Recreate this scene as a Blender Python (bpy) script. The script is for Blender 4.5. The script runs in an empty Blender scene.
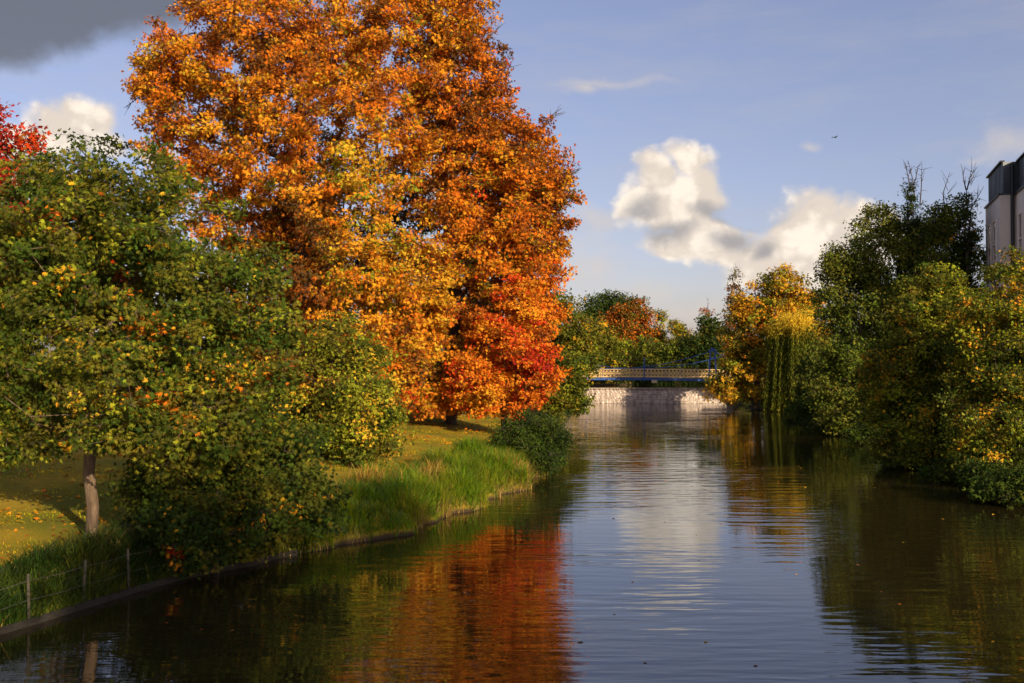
import bpy, math, random
import numpy as np

S = bpy.context.scene
COL = S.collection
F = 996.0
CAMZ = 6.0
PITCH = math.atan(13.5 / F)
rs = np.random.default_rng


def at(px, py, Y):
    """point of the place at distance Y seen in direction (px, py) of the photograph"""
    cx, cy = (px - 512) / F, (341.5 - py) / F
    fw = math.cos(PITCH) - cy * math.sin(PITCH)
    up = math.sin(PITCH) + cy * math.cos(PITCH)
    return np.array([cx / fw * Y, Y, CAMZ + up / fw * Y])


# ------------------------------------------------------------------ helpers
def tag(o, label=None, cat=None, group=None, kind=None):
    if label: o['label'] = label
    if cat: o['category'] = cat
    if group: o['group'] = group
    if kind: o['kind'] = kind
    return o


def thing(name, loc, label, cat, group=None, rz=0.0):
    o = bpy.data.objects.new(name, None)
    o.empty_display_size = 0.3
    COL.objects.link(o)
    o.location = loc
    o.rotation_euler = (0, 0, rz)
    return tag(o, label, cat, group)


def link(name, me, mat, parent=None):
    o = bpy.data.objects.new(name, me)
    COL.objects.link(o)
    if mat: me.materials.append(mat)
    if parent:
        o.parent = parent
    return o


def quads(name, V, Q, mat, parent=None, colour=None, smooth=False, origin=None):
    """one mesh object out of numpy arrays of vertices and quads; colour = one own colour per face"""
    V = np.asarray(V, np.float32)
    if origin is None and parent is not None:
        origin = parent.location
    if origin is not None:
        V = V - np.array(origin, np.float32)
    Q = np.asarray(Q, np.int32)
    me = bpy.data.meshes.new(name)
    me.vertices.add(len(V)); me.vertices.foreach_set('co', V.ravel())
    me.loops.add(Q.size); me.loops.foreach_set('vertex_index', Q.ravel())
    me.polygons.add(len(Q))
    me.polygons.foreach_set('loop_start', np.arange(0, Q.size, 4, dtype=np.int32))
    me.polygons.foreach_set('loop_total', np.full(len(Q), 4, np.int32))
    me.polygons.foreach_set('use_smooth', np.full(len(Q), bool(smooth)))
    if colour is not None:
        a = me.attributes.new('leaf_colour', 'FLOAT_COLOR', 'FACE')
        c = np.ones((len(Q), 4), np.float32); c[:, :3] = colour
        a.data.foreach_set('color', c.ravel())
    me.update(calc_edges=True)
    o = link(name, me, mat, parent)
    if parent is None and origin is not None:
        o.location = origin
    return o


class MB:
    """collects boxes, bars and tubes into ONE mesh"""
    def __init__(self): self.V, self.Q, self.n = [], [], 0

    def add(self, v, q):
        self.V.append(np.asarray(v, float)); self.Q.append(np.asarray(q, int) + self.n); self.n += len(v)

    def box(self, lo, hi):
        x0, y0, z0 = lo; x1, y1, z1 = hi
        v = [(x0,y0,z0),(x1,y0,z0),(x1,y1,z0),(x0,y1,z0),(x0,y0,z1),(x1,y0,z1),(x1,y1,z1),(x0,y1,z1)]
        self.add(v, [(3,2,1,0),(4,5,6,7),(0,1,5,4),(1,2,6,5),(2,3,7,6),(3,0,4,7)])

    def bar(self, a, b, w, h, up=(0, 0, 1)):
        a, b = np.array(a, float), np.array(b, float)
        d = b - a; d /= np.linalg.norm(d)
        s = np.cross(d, up)
        if np.linalg.norm(s) < 1e-4: s = np.cross(d, (1, 0, 0))
        s /= np.linalg.norm(s); u = np.cross(s, d)
        v = []
        for p in (a, b):
            for i, j in ((-1,-1),(1,-1),(1,1),(-1,1)): v.append(p + s*i*w/2 + u*j*h/2)
        self.add(v, [(3,2,1,0),(4,5,6,7),(0,1,5,4),(1,2,6,5),(2,3,7,6),(3,0,4,7)])

    def prism(self, poly, z0, z1):
        """walls only + top as quads fan (poly with an even corner count of 4)"""
        n = len(poly)
        v = [(p[0], p[1], z0) for p in poly] + [(p[0], p[1], z1) for p in poly]
        q = [(i, (i+1) % n, n + (i+1) % n, n + i) for i in range(n)]
        if n == 4: q += [(4,5,6,7), (3,2,1,0)]
        self.add(v, q)

    def tube(self, P, R, k=8):
        P = np.asarray(P, float); R = np.broadcast_to(np.asarray(R, float), (len(P),))
        v = []
        for i, p in enumerate(P):
            d = P[min(i+1, len(P)-1)] - P[max(i-1, 0)]; d /= np.linalg.norm(d) + 1e-9
            s = np.cross(d, (0.3, 0.9, 0.1)); s /= np.linalg.norm(s) + 1e-9; u = np.cross(s, d)
            for j in range(k):
                a = 2*math.pi*j/k
                v.append(p + R[i]*(math.cos(a)*s + math.sin(a)*u))
        q = [(i*k+j, i*k+(j+1) % k, (i+1)*k+(j+1) % k, (i+1)*k+j) for i in range(len(P)-1) for j in range(k)]
        self.add(v, q)

    def build(self, name, mat, parent=None, smooth=False, origin=None):
        return quads(name, np.concatenate(self.V), np.concatenate(self.Q), mat, parent, None, smooth, origin)


# ------------------------------------------------------------------ materials
class NT:
    def __init__(self, tree): self.t = tree
    def n(self, typ, **kw):
        nd = self.t.nodes.new(typ)
        ins = kw.pop('ins', {})
        for k, v in kw.items(): setattr(nd, k, v)
        for k, v in ins.items():
            s = nd.inputs[k]
            if isinstance(v, bpy.types.NodeSocket): self.t.links.new(v, s)
            else: s.default_value = v
        return nd
    def math(self, op, a, b=None, c=None, clamp=False):
        ins = {0: a}
        if b is not None: ins[1] = b
        if c is not None: ins[2] = c
        return self.n('ShaderNodeMath', operation=op, use_clamp=clamp, ins=ins).outputs[0]
    def vec(self, op, a, b=None, out=0):
        ins = {0: a}
        if b is not None: ins[1] = b
        return self.n('ShaderNodeVectorMath', operation=op, ins=ins).outputs[out]
    def mix(self, f, a, b, typ='MIX'):
        m = self.n('ShaderNodeMix', data_type='RGBA', blend_type=typ)
        for idx, v in ((0, f), (6, a), (7, b)):
            s = m.inputs[idx]
            if isinstance(v, bpy.types.NodeSocket): self.t.links.new(v, s)
            else: s.default_value = (*v, 1) if isinstance(v, tuple) and len(v) == 3 else v
        return m.outputs[2]
    def noise(self, vec, scale, detail=4, rough=0.55, dim='3D'):
        nd = self.n('ShaderNodeTexNoise', noise_dimensions=dim, ins={'Scale': scale, 'Detail': detail, 'Roughness': rough})
        if vec is not None: self.t.links.new(vec, nd.inputs['Vector'])
        return nd
    def ramp(self, fac, stops):
        nd = self.n('ShaderNodeValToRGB', ins={'Fac': fac})
        el = nd.color_ramp.elements
        while len(el) < len(stops): el.new(0.5)
        for e, (p, c) in zip(el, stops): e.position = p; e.color = (*c, 1)
        return nd.outputs[0]
    def step(self, x, a, b):
        nd = self.n('ShaderNodeMapRange', interpolation_type='SMOOTHSTEP', ins={0: x, 1: a, 2: b, 3: 0.0, 4: 1.0})
        return nd.outputs[0]


def new_mat(name):
    m = bpy.data.materials.new(name); m.use_nodes = True
    m.node_tree.nodes.clear()
    g = NT(m.node_tree)
    out = g.n('ShaderNodeOutputMaterial')
    return m, g, out


def leaf_mat(name, trans=0.24, gloss=0.05):
    m, g, out = new_mat(name)
    a = g.n('ShaderNodeAttribute', attribute_name='leaf_colour').outputs['Color']
    d = g.n('ShaderNodeBsdfDiffuse', ins={'Color': a}).outputs[0]
    t = g.n('ShaderNodeBsdfTranslucent', ins={'Color': a}).outputs[0]
    s = g.n('ShaderNodeMixShader', ins={0: trans, 1: d, 2: t}).outputs[0]
    gl = g.n('ShaderNodeBsdfGlossy', ins={'Color': (1, 1, 1, 1), 'Roughness': 0.45}).outputs[0]
    lw = g.n('ShaderNodeLayerWeight', ins={'Blend': 0.25}).outputs['Fresnel']
    k = g.math('MULTIPLY', lw, gloss)
    s2 = g.n('ShaderNodeMixShader', ins={0: k, 1: s, 2: gl}).outputs[0]
    g.t.links.new(s2, out.inputs['Surface'])
    return m


def plain(name, c1, c2, scale=3.0, rough=0.8, bump=0.3, stretch=(1, 1, 1), metal=0.0, dist=0.05):
    m, g, out = new_mat(name)
    co = g.n('ShaderNodeTexCoord').outputs['Object']
    v = g.vec('MULTIPLY', co, stretch)
    n1 = g.noise(v, scale, 6, 0.6)
    f = g.step(n1.outputs['Fac'], 0.3, 0.7)
    c = g.mix(f, c1, c2)
    n2 = g.noise(v, scale * 6, 4, 0.6)
    b = g.n('ShaderNodeBump', ins={'Strength': bump, 'Distance': dist, 'Height': n2.outputs['Fac']}).outputs[0]
    p = g.n('ShaderNodeBsdfPrincipled', ins={'Base Color': c, 'Roughness': rough, 'Metallic': metal, 'Normal': b})
    g.t.links.new(p.outputs[0], out.inputs['Surface'])
    return m


M = {}
M['leaf'] = leaf_mat('leaf')
M['willow_leaf'] = leaf_mat('willow_leaf', 0.45, 0.05)
M['grass'] = leaf_mat('grass_blade', 0.40, 0.06)
M['bark'] = plain('bark', (0.10, 0.065, 0.038), (0.23, 0.16, 0.10), 2.2, 0.9, 0.9, (3.0, 3.0, 0.6), 0, 0.06)
M['dark_bark'] = plain('dark_bark', (0.035, 0.026, 0.018), (0.085, 0.062, 0.042), 2.5, 0.9, 0.8, (3, 3, 0.6), 0, 0.05)
M['wet_timber'] = plain('wet_timber', (0.012, 0.010, 0.007), (0.032, 0.026, 0.018), 3, 0.95, 0.5, (1, 1, 4))
M['timber'] = plain('weathered_timber', (0.035, 0.03, 0.018), (0.085, 0.072, 0.045), 3, 0.85, 0.5, (1, 1, 4))
M['wire'] = plain('wire', (0.12, 0.11, 0.10), (0.18, 0.17, 0.15), 8, 0.5, 0.1, metal=0.6)
M['blue_paint'] = plain('blue_paint', (0.012, 0.06, 0.25), (0.02, 0.09, 0.34), 2, 0.45, 0.1)
M['cream_paint'] = plain('cream_paint', (0.66, 0.43, 0.17), (0.78, 0.55, 0.25), 2, 0.6, 0.1)
M['deck'] = plain('deck_boards', (0.10, 0.085, 0.065), (0.17, 0.145, 0.11), 3, 0.85, 0.2)
M['concrete'] = plain('pale_stone', (0.76, 0.66, 0.58), (0.84, 0.74, 0.66), 0.8, 0.85, 0.15, (1, 1, 0.35))
M['stone'] = plain('wet_stone', (0.16, 0.12, 0.085), (0.34, 0.27, 0.19), 1.5, 0.7, 0.5)
M['brick'] = plain('dull_brick', (0.16, 0.08, 0.05), (0.26, 0.13, 0.08), 2, 0.85, 0.3)
M['zinc'] = plain('zinc_cladding', (0.085, 0.095, 0.105), (0.13, 0.145, 0.155), 1, 0.45, 0.1, metal=0.4)
M['pipe'] = plain('dark_pipe', (0.02, 0.02, 0.022), (0.035, 0.035, 0.04), 2, 0.5, 0.1)
M['soffit'] = plain('copper_trim', (0.30, 0.17, 0.10), (0.4, 0.24, 0.14), 2, 0.6, 0.1)
M['sign'] = plain('faded_sign', (0.45, 0.36, 0.20), (0.6, 0.48, 0.28), 2, 0.6, 0.05)
M['bird'] = plain('dark_feather', (0.02, 0.02, 0.02), (0.05, 0.045, 0.04), 20, 0.7, 0.1)


def glass_mat():
    m, g, out = new_mat('window_glass')
    co = g.n('ShaderNodeTexCoord').outputs['Object']
    n = g.noise(co, 0.6, 2)
    c = g.mix(n.outputs['Fac'], (0.22, 0.19, 0.19), (0.34, 0.29, 0.28))
    p = g.n('ShaderNodeBsdfPrincipled', ins={'Base Color': c, 'Roughness': 0.08, 'IOR': 1.6})
    g.t.links.new(p.outputs[0], out.inputs['Surface'])
    return m
M['glass'] = glass_mat()


def ground_mat():
    m, g, out = new_mat('parkland')
    co = g.n('ShaderNodeTexCoord').outputs['Object']
    n1 = g.noise(co, 0.35, 5)
    n2 = g.noise(co, 2.5, 6, 0.65)
    n3 = g.noise(co, 18, 4, 0.7)
    c = g.mix(g.step(n1.outputs['Fac'], 0.35, 0.65), (0.17, 0.17, 0.012), (0.38, 0.26, 0.018))
    c = g.mix(g.math('MULTIPLY', g.step(n2.outputs['Fac'], 0.5, 0.72), 0.6), c, (0.24, 0.15, 0.03))
    c = g.mix(g.math('MULTIPLY', g.step(n3.outputs['Fac'], 0.35, 0.75), 0.45), c, (0.03, 0.04, 0.008))
    # bare earth on the steep bank
    geo = g.n('ShaderNodeNewGeometry')
    nz = g.n('ShaderNodeSeparateXYZ', ins={0: geo.outputs['Normal']}).outputs[2]
    steep = g.step(nz, 0.75, 0.35)
    earth = g.mix(n2.outputs['Fac'], (0.022, 0.015, 0.009), (0.075, 0.052, 0.03))
    c = g.mix(steep, c, earth)
    b = g.n('ShaderNodeBump', ins={'Strength': 0.7, 'Distance': 0.06, 'Height': n3.outputs['Fac']}).outputs[0]
    p = g.n('ShaderNodeBsdfPrincipled', ins={'Base Color': c, 'Roughness': 0.95, 'Normal': b, 'Specular IOR Level': 0.15})
    g.t.links.new(p.outputs[0], out.inputs['Surface'])
    return m
M['ground'] = ground_mat()


def water_mat():
    m, g, out = new_mat('river_water')
    co = g.n('ShaderNodeTexCoord').outputs['Object']
    # long wavelets lying across the river plus finer chop
    va = g.vec('MULTIPLY', co, (0.42, 1.9, 1.0))
    a = g.noise(va, 1.0, 2, 0.45)
    vb = g.vec('MULTIPLY', co, (0.9, 4.2, 1.0))
    b_ = g.noise(vb, 1.0, 2, 0.5)
    vc = g.vec('MULTIPLY', co, (0.05, 0.16, 1.0))
    calm = g.step(g.noise(vc, 1.0, 3, 0.6).outputs['Fac'], 0.38, 0.66)
    h = g.math('ADD', g.math('MULTIPLY', a.outputs['Fac'], 1.0), g.math('MULTIPLY', b_.outputs['Fac'], 0.22))
    amp = g.math('MULTIPLY_ADD', calm, 0.85, 0.22)
    bump = g.n('ShaderNodeBump', ins={'Strength': amp, 'Distance': 0.032, 'Height': h}).outputs[0]
    murk = g.noise(co, 0.25, 3)
    c = g.mix(murk.outputs['Fac'], (0.014, 0.011, 0.004), (0.022, 0.017, 0.006))
    p = g.n('ShaderNodeBsdfPrincipled', ins={'Base Color': c, 'Roughness': 0.03, 'IOR': 2.0, 'Normal': bump})
    g.t.links.new(p.outputs[0], out.inputs['Surface'])
    return m
M['water'] = water_mat()


def cascade_mat():
    m, g, out = new_mat('falling_water')
    co = g.n('ShaderNodeTexCoord').outputs['Object']
    v = g.vec('MULTIPLY', co, (1.6, 0.6, 0.6))
    n1 = g.noise(v, 2.0, 5, 0.7)
    n2 = g.noise(g.vec('MULTIPLY', co, (1.0, 1.0, 3.0)), 1.4, 4, 0.6)
    f = g.math('MULTIPLY', g.step(n1.outputs['Fac'], 0.35, 0.62), g.step(n2.outputs['Fac'], 0.2, 0.55))
    c = g.mix(f, (0.20, 0.15, 0.11), (0.48, 0.38, 0.30))
    b = g.n('ShaderNodeBump', ins={'Strength': 0.6, 'Distance': 0.08, 'Height': n1.outputs['Fac']}).outputs[0]
    p = g.n('ShaderNodeBsdfPrincipled', ins={'Base Color': c, 'Roughness': 0.35, 'Normal': b})
    g.t.links.new(p.outputs[0], out.inputs['Surface'])
    return m
M['cascade'] = cascade_mat()

# ------------------------------------------------------------------ river course and ground
LEFT = np.array([(-200, -34), (-60, -24), (0, -16), (10, -14), (21.6, -11.05), (22.2, -10.75), (23.7, -10.2), (25.1, -9.65), (26.6, -9.0), (29.4, -6.9), (32.5, -4.3), (35.2, -2.9), (39.3, -1.5),
                 (44.3, 0.2), (52, 1.7), (60, 2.6), (80, 3.6), (100, 5.4), (122, 8.2), (136, 8.6), (143, 14), (150, 32), (165, 70), (200, 140), (400, 500), (1600, 2600)], float)
RIGHT = np.array([(-200, 16), (-60, 17), (0, 19), (20, 20), (36, 21), (52, 23), (66, 25.5), (85, 28.5), (100, 29.2), (112, 28), (122, 27),
                  (130, 30), (136, 48), (144, 80), (165, 130), (200, 210), (400, 600), (1600, 2750)], float)


def xl(y): return np.interp(y, LEFT[:, 0], LEFT[:, 1])
def xr(y): return np.interp(y, RIGHT[:, 0], RIGHT[:, 1])
def sst(x, a, b):
    t = np.clip((np.asarray(x, float) - a) / (b - a), 0, 1); return t * t * (3 - 2 * t)


def wobble(y): return (0.26*np.sin(np.asarray(y)*1.15+.7) + 0.20*np.sin(np.asarray(y)*2.3) + 0.10*np.sin(np.asarray(y)*5.1+1)) * sst(y, 27, 31)


def bank_z(d, y):
    """height of the ground d metres in from the water's edge"""
    z = np.interp(d, [0, 0.15, 1.0, 2.2, 5, 12, 30, 2000], [0.04, 0.20, 0.62, 1.0, 1.30, 2.05, 2.6, 3.2])
    return z + 1.9 * sst(y, 118, 128) * sst(d, -0.1, 1.0) + 1.75 * sst(y, 121, 126) * (1 - sst(d, -0.1, 1.0))


def ground_z(x, y):
    x = np.asarray(x, float); y = np.asarray(y, float)
    dl = xl(y) - x; dr = x - xr(y)
    return np.where(dl > 0, bank_z(np.maximum(dl, 0), y), np.where(dr > 0, bank_z(np.maximum(dr, 0), y), -1.2))


def build_ground():
    ys = np.unique(np.concatenate([np.array([-200, -120, -60, -30, -10, 0]), np.arange(5, 28, 1.0), np.arange(28, 56, .3), np.arange(56, 70, 1.0), np.arange(70, 140, 3.0),
                                   np.array([145, 160, 180, 210, 260, 320, 400, 600, 900, 1600])]))
    inn = np.array([2000, 900, 400, 200, 120, 80, 55, 40, 30, 24, 19, 15, 12, 10, 8, 6.5, 5, 4, 3, 2.2, 1.5, 1.0, 0.6, 0.3, 0.15, 0.0])
    rows = []
    rng = rs(3)
    for y in ys:
        l, r = xl(y), xr(y)
        wob = float(wobble(y))
        l += wob; r += wob * 1.2
        pts = [(l - d, y, bank_z(d, y) + (0.05 * math.sin(d * 1.3 + y) if d > 1.5 else 0)) for d in inn]
        bed = -1.2
        pts += [(l + 0.12, y, bed), (l * .6 + r * .4, y, bed - .3), (l * .4 + r * .6, y, bed - .3), (r - 0.12, y, bed)]
        pts += [(r + d, y, bank_z(d, y)) for d in inn[::-1]]
        rows.append(pts)
    k = len(rows[0])
    V = np.array(rows).reshape(-1, 3)
    Q = [(i*k+j, i*k+j+1, (i+1)*k+j+1, (i+1)*k+j) for i in range(len(ys)-1) for j in range(k-1)]
    o = quads('ground', V, Q, M['ground'], smooth=True)
    tag(o, kind='structure')


build_ground()
mb = MB(); mb.add([(-70, -190, 0), (70, -190, 0), (70, 123.9, 0), (-70, 123.9, 0)], [(0, 1, 2, 3)])
tag(mb.build('river_water', M['water']), kind='structure')
mb = MB(); mb.add([(0.0, 125.4, 1.72), (300, 125.4, 1.72), (300, 300, 1.72), (0, 300, 1.72)], [(0, 1, 2, 3)])
tag(mb.build('upstream_water', M['water']), kind='structure')

# ------------------------------------------------------------------ foliage
def diamond(ang, ln, w, droop):
    c, s = math.cos(ang), math.sin(ang)
    pts = [(0, 0, 0), (0.5*ln, -w, -droop*0.2), (ln, 0, -droop), (0.5*ln, w, -droop*0.2)]
    return [(c*x - s*y, s*x + c*y, z) for x, y, z in pts]


def template(spec):
    V, Q = [], []
    for d in spec:
        b = len(V); V += diamond(*d); Q.append((b, b+1, b+2, b+3))
    return np.array(V), np.array(Q)


TPL = {
    'palm5': template([(-1.25, .72, .13, .22), (-.6, .95, .15, .25), (0, 1.05, .16, .28), (.6, .95, .15, .25), (1.25, .72, .13, .22)]),
    'maple': template([(-.85, .8, .2, .15), (0, 1.0, .24, .2), (.85, .8, .2, .15)]),
    'spray': template([(-.5, .9, .2, .2), (.45, 1.0, .22, .25)]),
    'narrow': template([(0, 1.0, .15, .12)]),
    'single': template([(0, 1.0, .3, .2)]),
    'ash': template([(-1.0, .6, .13, .1), (1.0, .6, .13, .1), (0, 1.1, .14, .3)]),
}


def unit(v): return v / (np.linalg.norm(v, axis=-1, keepdims=True) + 1e-9)


def scatter(P, A, N, size, tpl, col):
    """one template copy per leaf: at P, pointing along A, facing N"""
    V0, Q0 = TPL[tpl]
    A = unit(A); B = unit(np.cross(N, A)); C = np.cross(A, B)
    n, k = len(P), len(V0)
    V = P[:, None, :] + size[:, None, None] * (V0[None, :, 0:1]*A[:, None, :] + V0[None, :, 1:2]*B[:, None, :] + V0[None, :, 2:3]*C[:, None, :])
    Q = (np.arange(n)*k)[:, None, None] + Q0[None]
    return V.reshape(-1, 3), Q.reshape(-1, 4), np.repeat(col, len(Q0), axis=0)


class Field:
    """smooth random field over the place, about -1..1"""
    def __init__(self, rng, scale, n=7):
        self.k = unit(rng.normal(size=(n, 3))) * (2*math.pi/scale) * rng.uniform(.6, 1.6, (n, 1)); self.p = rng.uniform(0, 6.28, n)
    def __call__(self, P): return np.sin(P @ self.k.T + self.p).sum(1) / math.sqrt(len(self.p)) * 0.8


def segs_tube(A, B, RA, RB, k):
    """straight tapered tubes between point arrays A and B"""
    d = unit(B - A); s = unit(np.cross(d, np.array([.31, .87, .2]))); u = np.cross(s, d)
    a = np.arange(k) * 2*math.pi/k
    ring = np.cos(a)[None, :, None]*s[:, None, :] + np.sin(a)[None, :, None]*u[:, None, :]
    V = np.concatenate([A[:, None, :] + RA[:, None, None]*ring, B[:, None, :] + RB[:, None, None]*ring], 1)
    j = np.arange(k); q = np.stack([j, (j+1) % k, k + (j+1) % k, k + j], 1)
    Q = (np.arange(len(A))*2*k)[:, None, None] + q[None]
    return V.reshape(-1, 3), Q.reshape(-1, 4)


def branches(rng, base, trunk_top, r0, clumps, lean=0.25):
    """trunk and limbs reaching every clump: nodes, parents, radii"""
    n_t = 9
    t = np.linspace(0, 1, n_t)[:, None]
    T = base + (trunk_top - base) * t
    T[1:-1, :2] += rng.normal(0, 0.006, (n_t-2, 2)) * np.linalg.norm(trunk_top - base)
    N = list(T); par = [-1] + list(range(n_t - 1))
    axis_xy = base[:2]
    order = np.argsort(np.linalg.norm(clumps - T[n_t//2], axis=1))
    NA = np.zeros((n_t + len(clumps)*2 + 10, 3)); NA[:n_t] = T; cnt = n_t
    for i in order:
        c = clumps[i]
        d = np.linalg.norm(NA[:cnt] - c, axis=1)
        # prefer to grow outwards and upwards, and not from the foot of the trunk
        pen = np.maximum(0, NA[:cnt, 2] - c[2] + 0.3*d) * 0.6
        cost = d + pen
        cost[:3] += 6
        j = int(np.argmin(cost))
        p = NA[j]
        L = np.linalg.norm(c - p)
        if L > 1.2:
            mid = (p + c)/2 + rng.normal(0, .09, 3)*L + np.array([0, 0, .07*L])
            NA[cnt] = mid; par.append(j); N.append(mid); j = cnt; cnt += 1
        NA[cnt] = c; par.append(j); N.append(c); cnt += 1
    N = NA[:cnt].copy(); par = np.array(par)
    w = np.zeros(cnt); w[n_t:] = 1
    for i in range(cnt-1, 0, -1): w[par[i]] += w[i]
    R = r0 * (np.maximum(w, 1) / w[0]) ** 0.47
    R[:n_t] = np.maximum(R[:n_t], r0*np.linspace(1.0, .45, n_t)); R[0] = r0*1.35
    return N, par, R


def colours(rng, P, cidx, pal, weights, patch, own=0.13, clump_mix=0.95):
    """every leaf takes one of the palette's colours, drifting in patches over the crown"""
    pal = np.array(pal, float); m = len(pal)
    fs = [Field(rng, patch) for _ in range(m)]
    sc = np.stack([f(P) for f in fs], 1) * 1.0 + np.log(np.array(weights))[None] + rng.gumbel(size=(len(P), m)) * 0.38
    if cidx is not None:
        sc += rng.normal(0, clump_mix, (cidx.max()+1, m))[cidx]
    c = pal[np.argmax(sc, 1)]
    return np.clip(c * rng.normal(1, own, (len(P), 1)) * rng.normal(1, own*.4, (len(P), 3)), 0.003, 0.9)


MANY, SMALL = 1.75, 0.74


def tree(name, label, cat, px, Y, lobes, pal, weights, n_leaf, leaf=0.25, per=45, clump=0.8, tpl='maple', trunk_r=0.3,
         seed=1, patch=5.0, group=None, bark='dark_bark', gaps=0.55, base_z=None, flat=0.6, twig_n=3, top=None, zones=(), bare=(), shell=2.0, droop=0.35, world=None, twig_r=.011, cm=.95, zc_mix=.72):
    """lobes: (px, py, rx_px, ry_px, dY) ellipsoids of the crown; zones: (px,py,r_px,palette,weight) leaves of another colour there"""
    rng = rs(seed)
    bx = (px - 512) / F * Y
    if world: bx, Y = world
    gz = float(ground_z(bx, Y)) if base_z is None else base_z
    if gz < 0: gz = 0.3
    base = np.array([bx, Y, gz - 0.1])
    n_leaf, leaf = int(n_leaf * MANY), leaf * SMALL
    LO, RA = [], []
    for l in lobes:
        if world:
            LO.append(np.array(l[:3], float)); RA.append((l[3], l[3], l[4])); continue
        yy = Y + l[4]
        LO.append(at(l[0], l[1], yy)); rx, rz = l[2]/F*yy, l[3]/F*yy
        RA.append((rx, l[5] if len(l) > 5 else (rx*rz)**.5 * 0.9, rz))
    LO, RA = np.array(LO), np.array(RA)
    vol = (RA[:, 0]*RA[:, 2]); pr = vol/vol.sum()
    nc = max(6, int(n_leaf/per))
    gf = Field(rng, 3.2*clump + 1.0)
    C, O = [], []
    while len(C) < nc:
        i = rng.choice(len(LO), p=pr)
        d = unit(rng.normal(size=3)); r = rng.uniform(.15, 1) ** (1/shell)
        q = LO[i] + d*r*RA[i]
        if gf(q[None])[0] < -gaps: continue
        if q[2] < max(0.25, float(ground_z(q[0], q[1])) + 0.2): continue
        C.append(q); O.append(d)
    C, O = np.array(C), np.array(O)
    if top is None:
        hi = C[:, 2].max(); cx, cy = C[:, 0].mean(), C[:, 1].mean()
        tt = np.array([base[0]*.5 + cx*.5, base[1]*.5 + cy*.5, base[2] + (hi - base[2])*0.72])
    else: tt = top
    N, par, R = branches(rng, base, tt, trunk_r, C)
    root = thing(name, tuple(base), label, cat, group)
    i = np.arange(1, len(N))
    A, B, ra, rb = N[par[i]], N[i], R[par[i]], R[i]
    ra = np.minimum(ra, np.maximum(rb*1.6, np.where(i < 9, ra, 0)))
    thick = rb > 0.05
    tb = MB(); tn = np.concatenate([N[:1]-[0, 0, .25], N[:1]+(N[1]-N[0])*.12, N[1:9]])
    tr = np.concatenate([R[:1]*1.12, [R[1]*1.12], R[1:9]]) * rng.uniform(.95, 1.05, 10)
    ts = np.linspace(0, 9, 37); tb.tube(np.stack([np.interp(ts, np.arange(10), tn[:, a_]) for a_ in range(3)], 1), np.interp(ts, np.arange(10), tr) * rng.uniform(.97, 1.03, 37), 12)
    parts = [(np.concatenate(tb.V), np.concatenate(tb.Q))]
    thick &= i >= 9
    if thick.any(): parts.append(segs_tube(A[thick], B[thick], ra[thick], rb[thick], 9))
    thin = (~thick) & (i >= 9)
    if thin.any(): parts.append(segs_tube(A[thin], B[thin], ra[thin], rb[thin], 4))
    # leaves
    cr = clump * rng.uniform(.6, 1.35, nc)
    cnt = np.maximum(3, (per * (cr/clump)**2 * rng.uniform(.6, 1.3, nc)).astype(int))
    idx = np.repeat(np.arange(nc), cnt)
    off = np.clip(rng.normal(size=(len(idx), 3)), -1.9, 1.9) * np.array([.55, .55, .55*flat])
    P = C[idx] + off * cr[idx, None]
    ok = P[:, 2] > 0.08
    P, idx, off = P[ok], idx[ok], off[ok]
    out = O[idx]
    Nn = unit(out*.5 + np.array([0, 0, .45]) + rng.normal(0, .42, (nc, 3))[idx] + rng.normal(0, .38, P.shape))
    Ax = unit(off*.6 + out*.6 + rng.normal(0, .6, P.shape) + np.array([0, 0, -droop]))
    size = leaf * rng.uniform(.65, 1.3, len(P))
    col = colours(rng, P, idx, pal, weights, patch, clump_mix=cm)
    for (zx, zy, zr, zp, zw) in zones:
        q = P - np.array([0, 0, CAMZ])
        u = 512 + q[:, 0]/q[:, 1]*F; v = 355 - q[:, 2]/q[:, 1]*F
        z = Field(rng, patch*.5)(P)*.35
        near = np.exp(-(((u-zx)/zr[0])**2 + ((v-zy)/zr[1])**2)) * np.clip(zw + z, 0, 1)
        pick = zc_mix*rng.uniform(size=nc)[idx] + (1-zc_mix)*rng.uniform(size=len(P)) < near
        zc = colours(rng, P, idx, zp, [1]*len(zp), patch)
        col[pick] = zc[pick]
    # fine twigs
    if twig_n:
        ti = rng.choice(len(P), min(len(P), nc*twig_n), replace=False)
        parts.append(segs_tube(C[idx[ti]], P[ti], np.full(len(ti), twig_r), np.full(len(ti), twig_r*.45), 3))
    for (tx, ty, ex, ey, dy) in bare:           # bare twigs sticking out of the crown
        a, b = at(tx, ty, Y+dy), at(ex, ey, Y+dy)
        L = np.linalg.norm(b-a)
        pa = [a, (a+b)/2 + rng.normal(0, .05, 3)*L]; pb = [pa[1], b]
        ra_, rb_ = [.05, .035], [.035, .012]
        for _ in range(9):
            s = rng.uniform(.25, .95); o_ = a + (b-a)*s
            pa.append(o_); pb.append(o_ + (unit(b-a)*.7 + rng.normal(0, .45, 3))*L*rng.uniform(.15, .4)); ra_.append(.02); rb_.append(.008)
        parts.append(segs_tube(np.array(pa), np.array(pb), np.array(ra_), np.array(rb_), 4))
    VV, QQ, n = [], [], 0
    for v, q in parts: VV.append(v); QQ.append(q+n); n += len(v)
    quads('trunk', np.concatenate(VV), np.concatenate(QQ), M[bark], root, smooth=True)
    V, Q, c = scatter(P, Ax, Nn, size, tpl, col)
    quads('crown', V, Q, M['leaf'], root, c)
    return root


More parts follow.
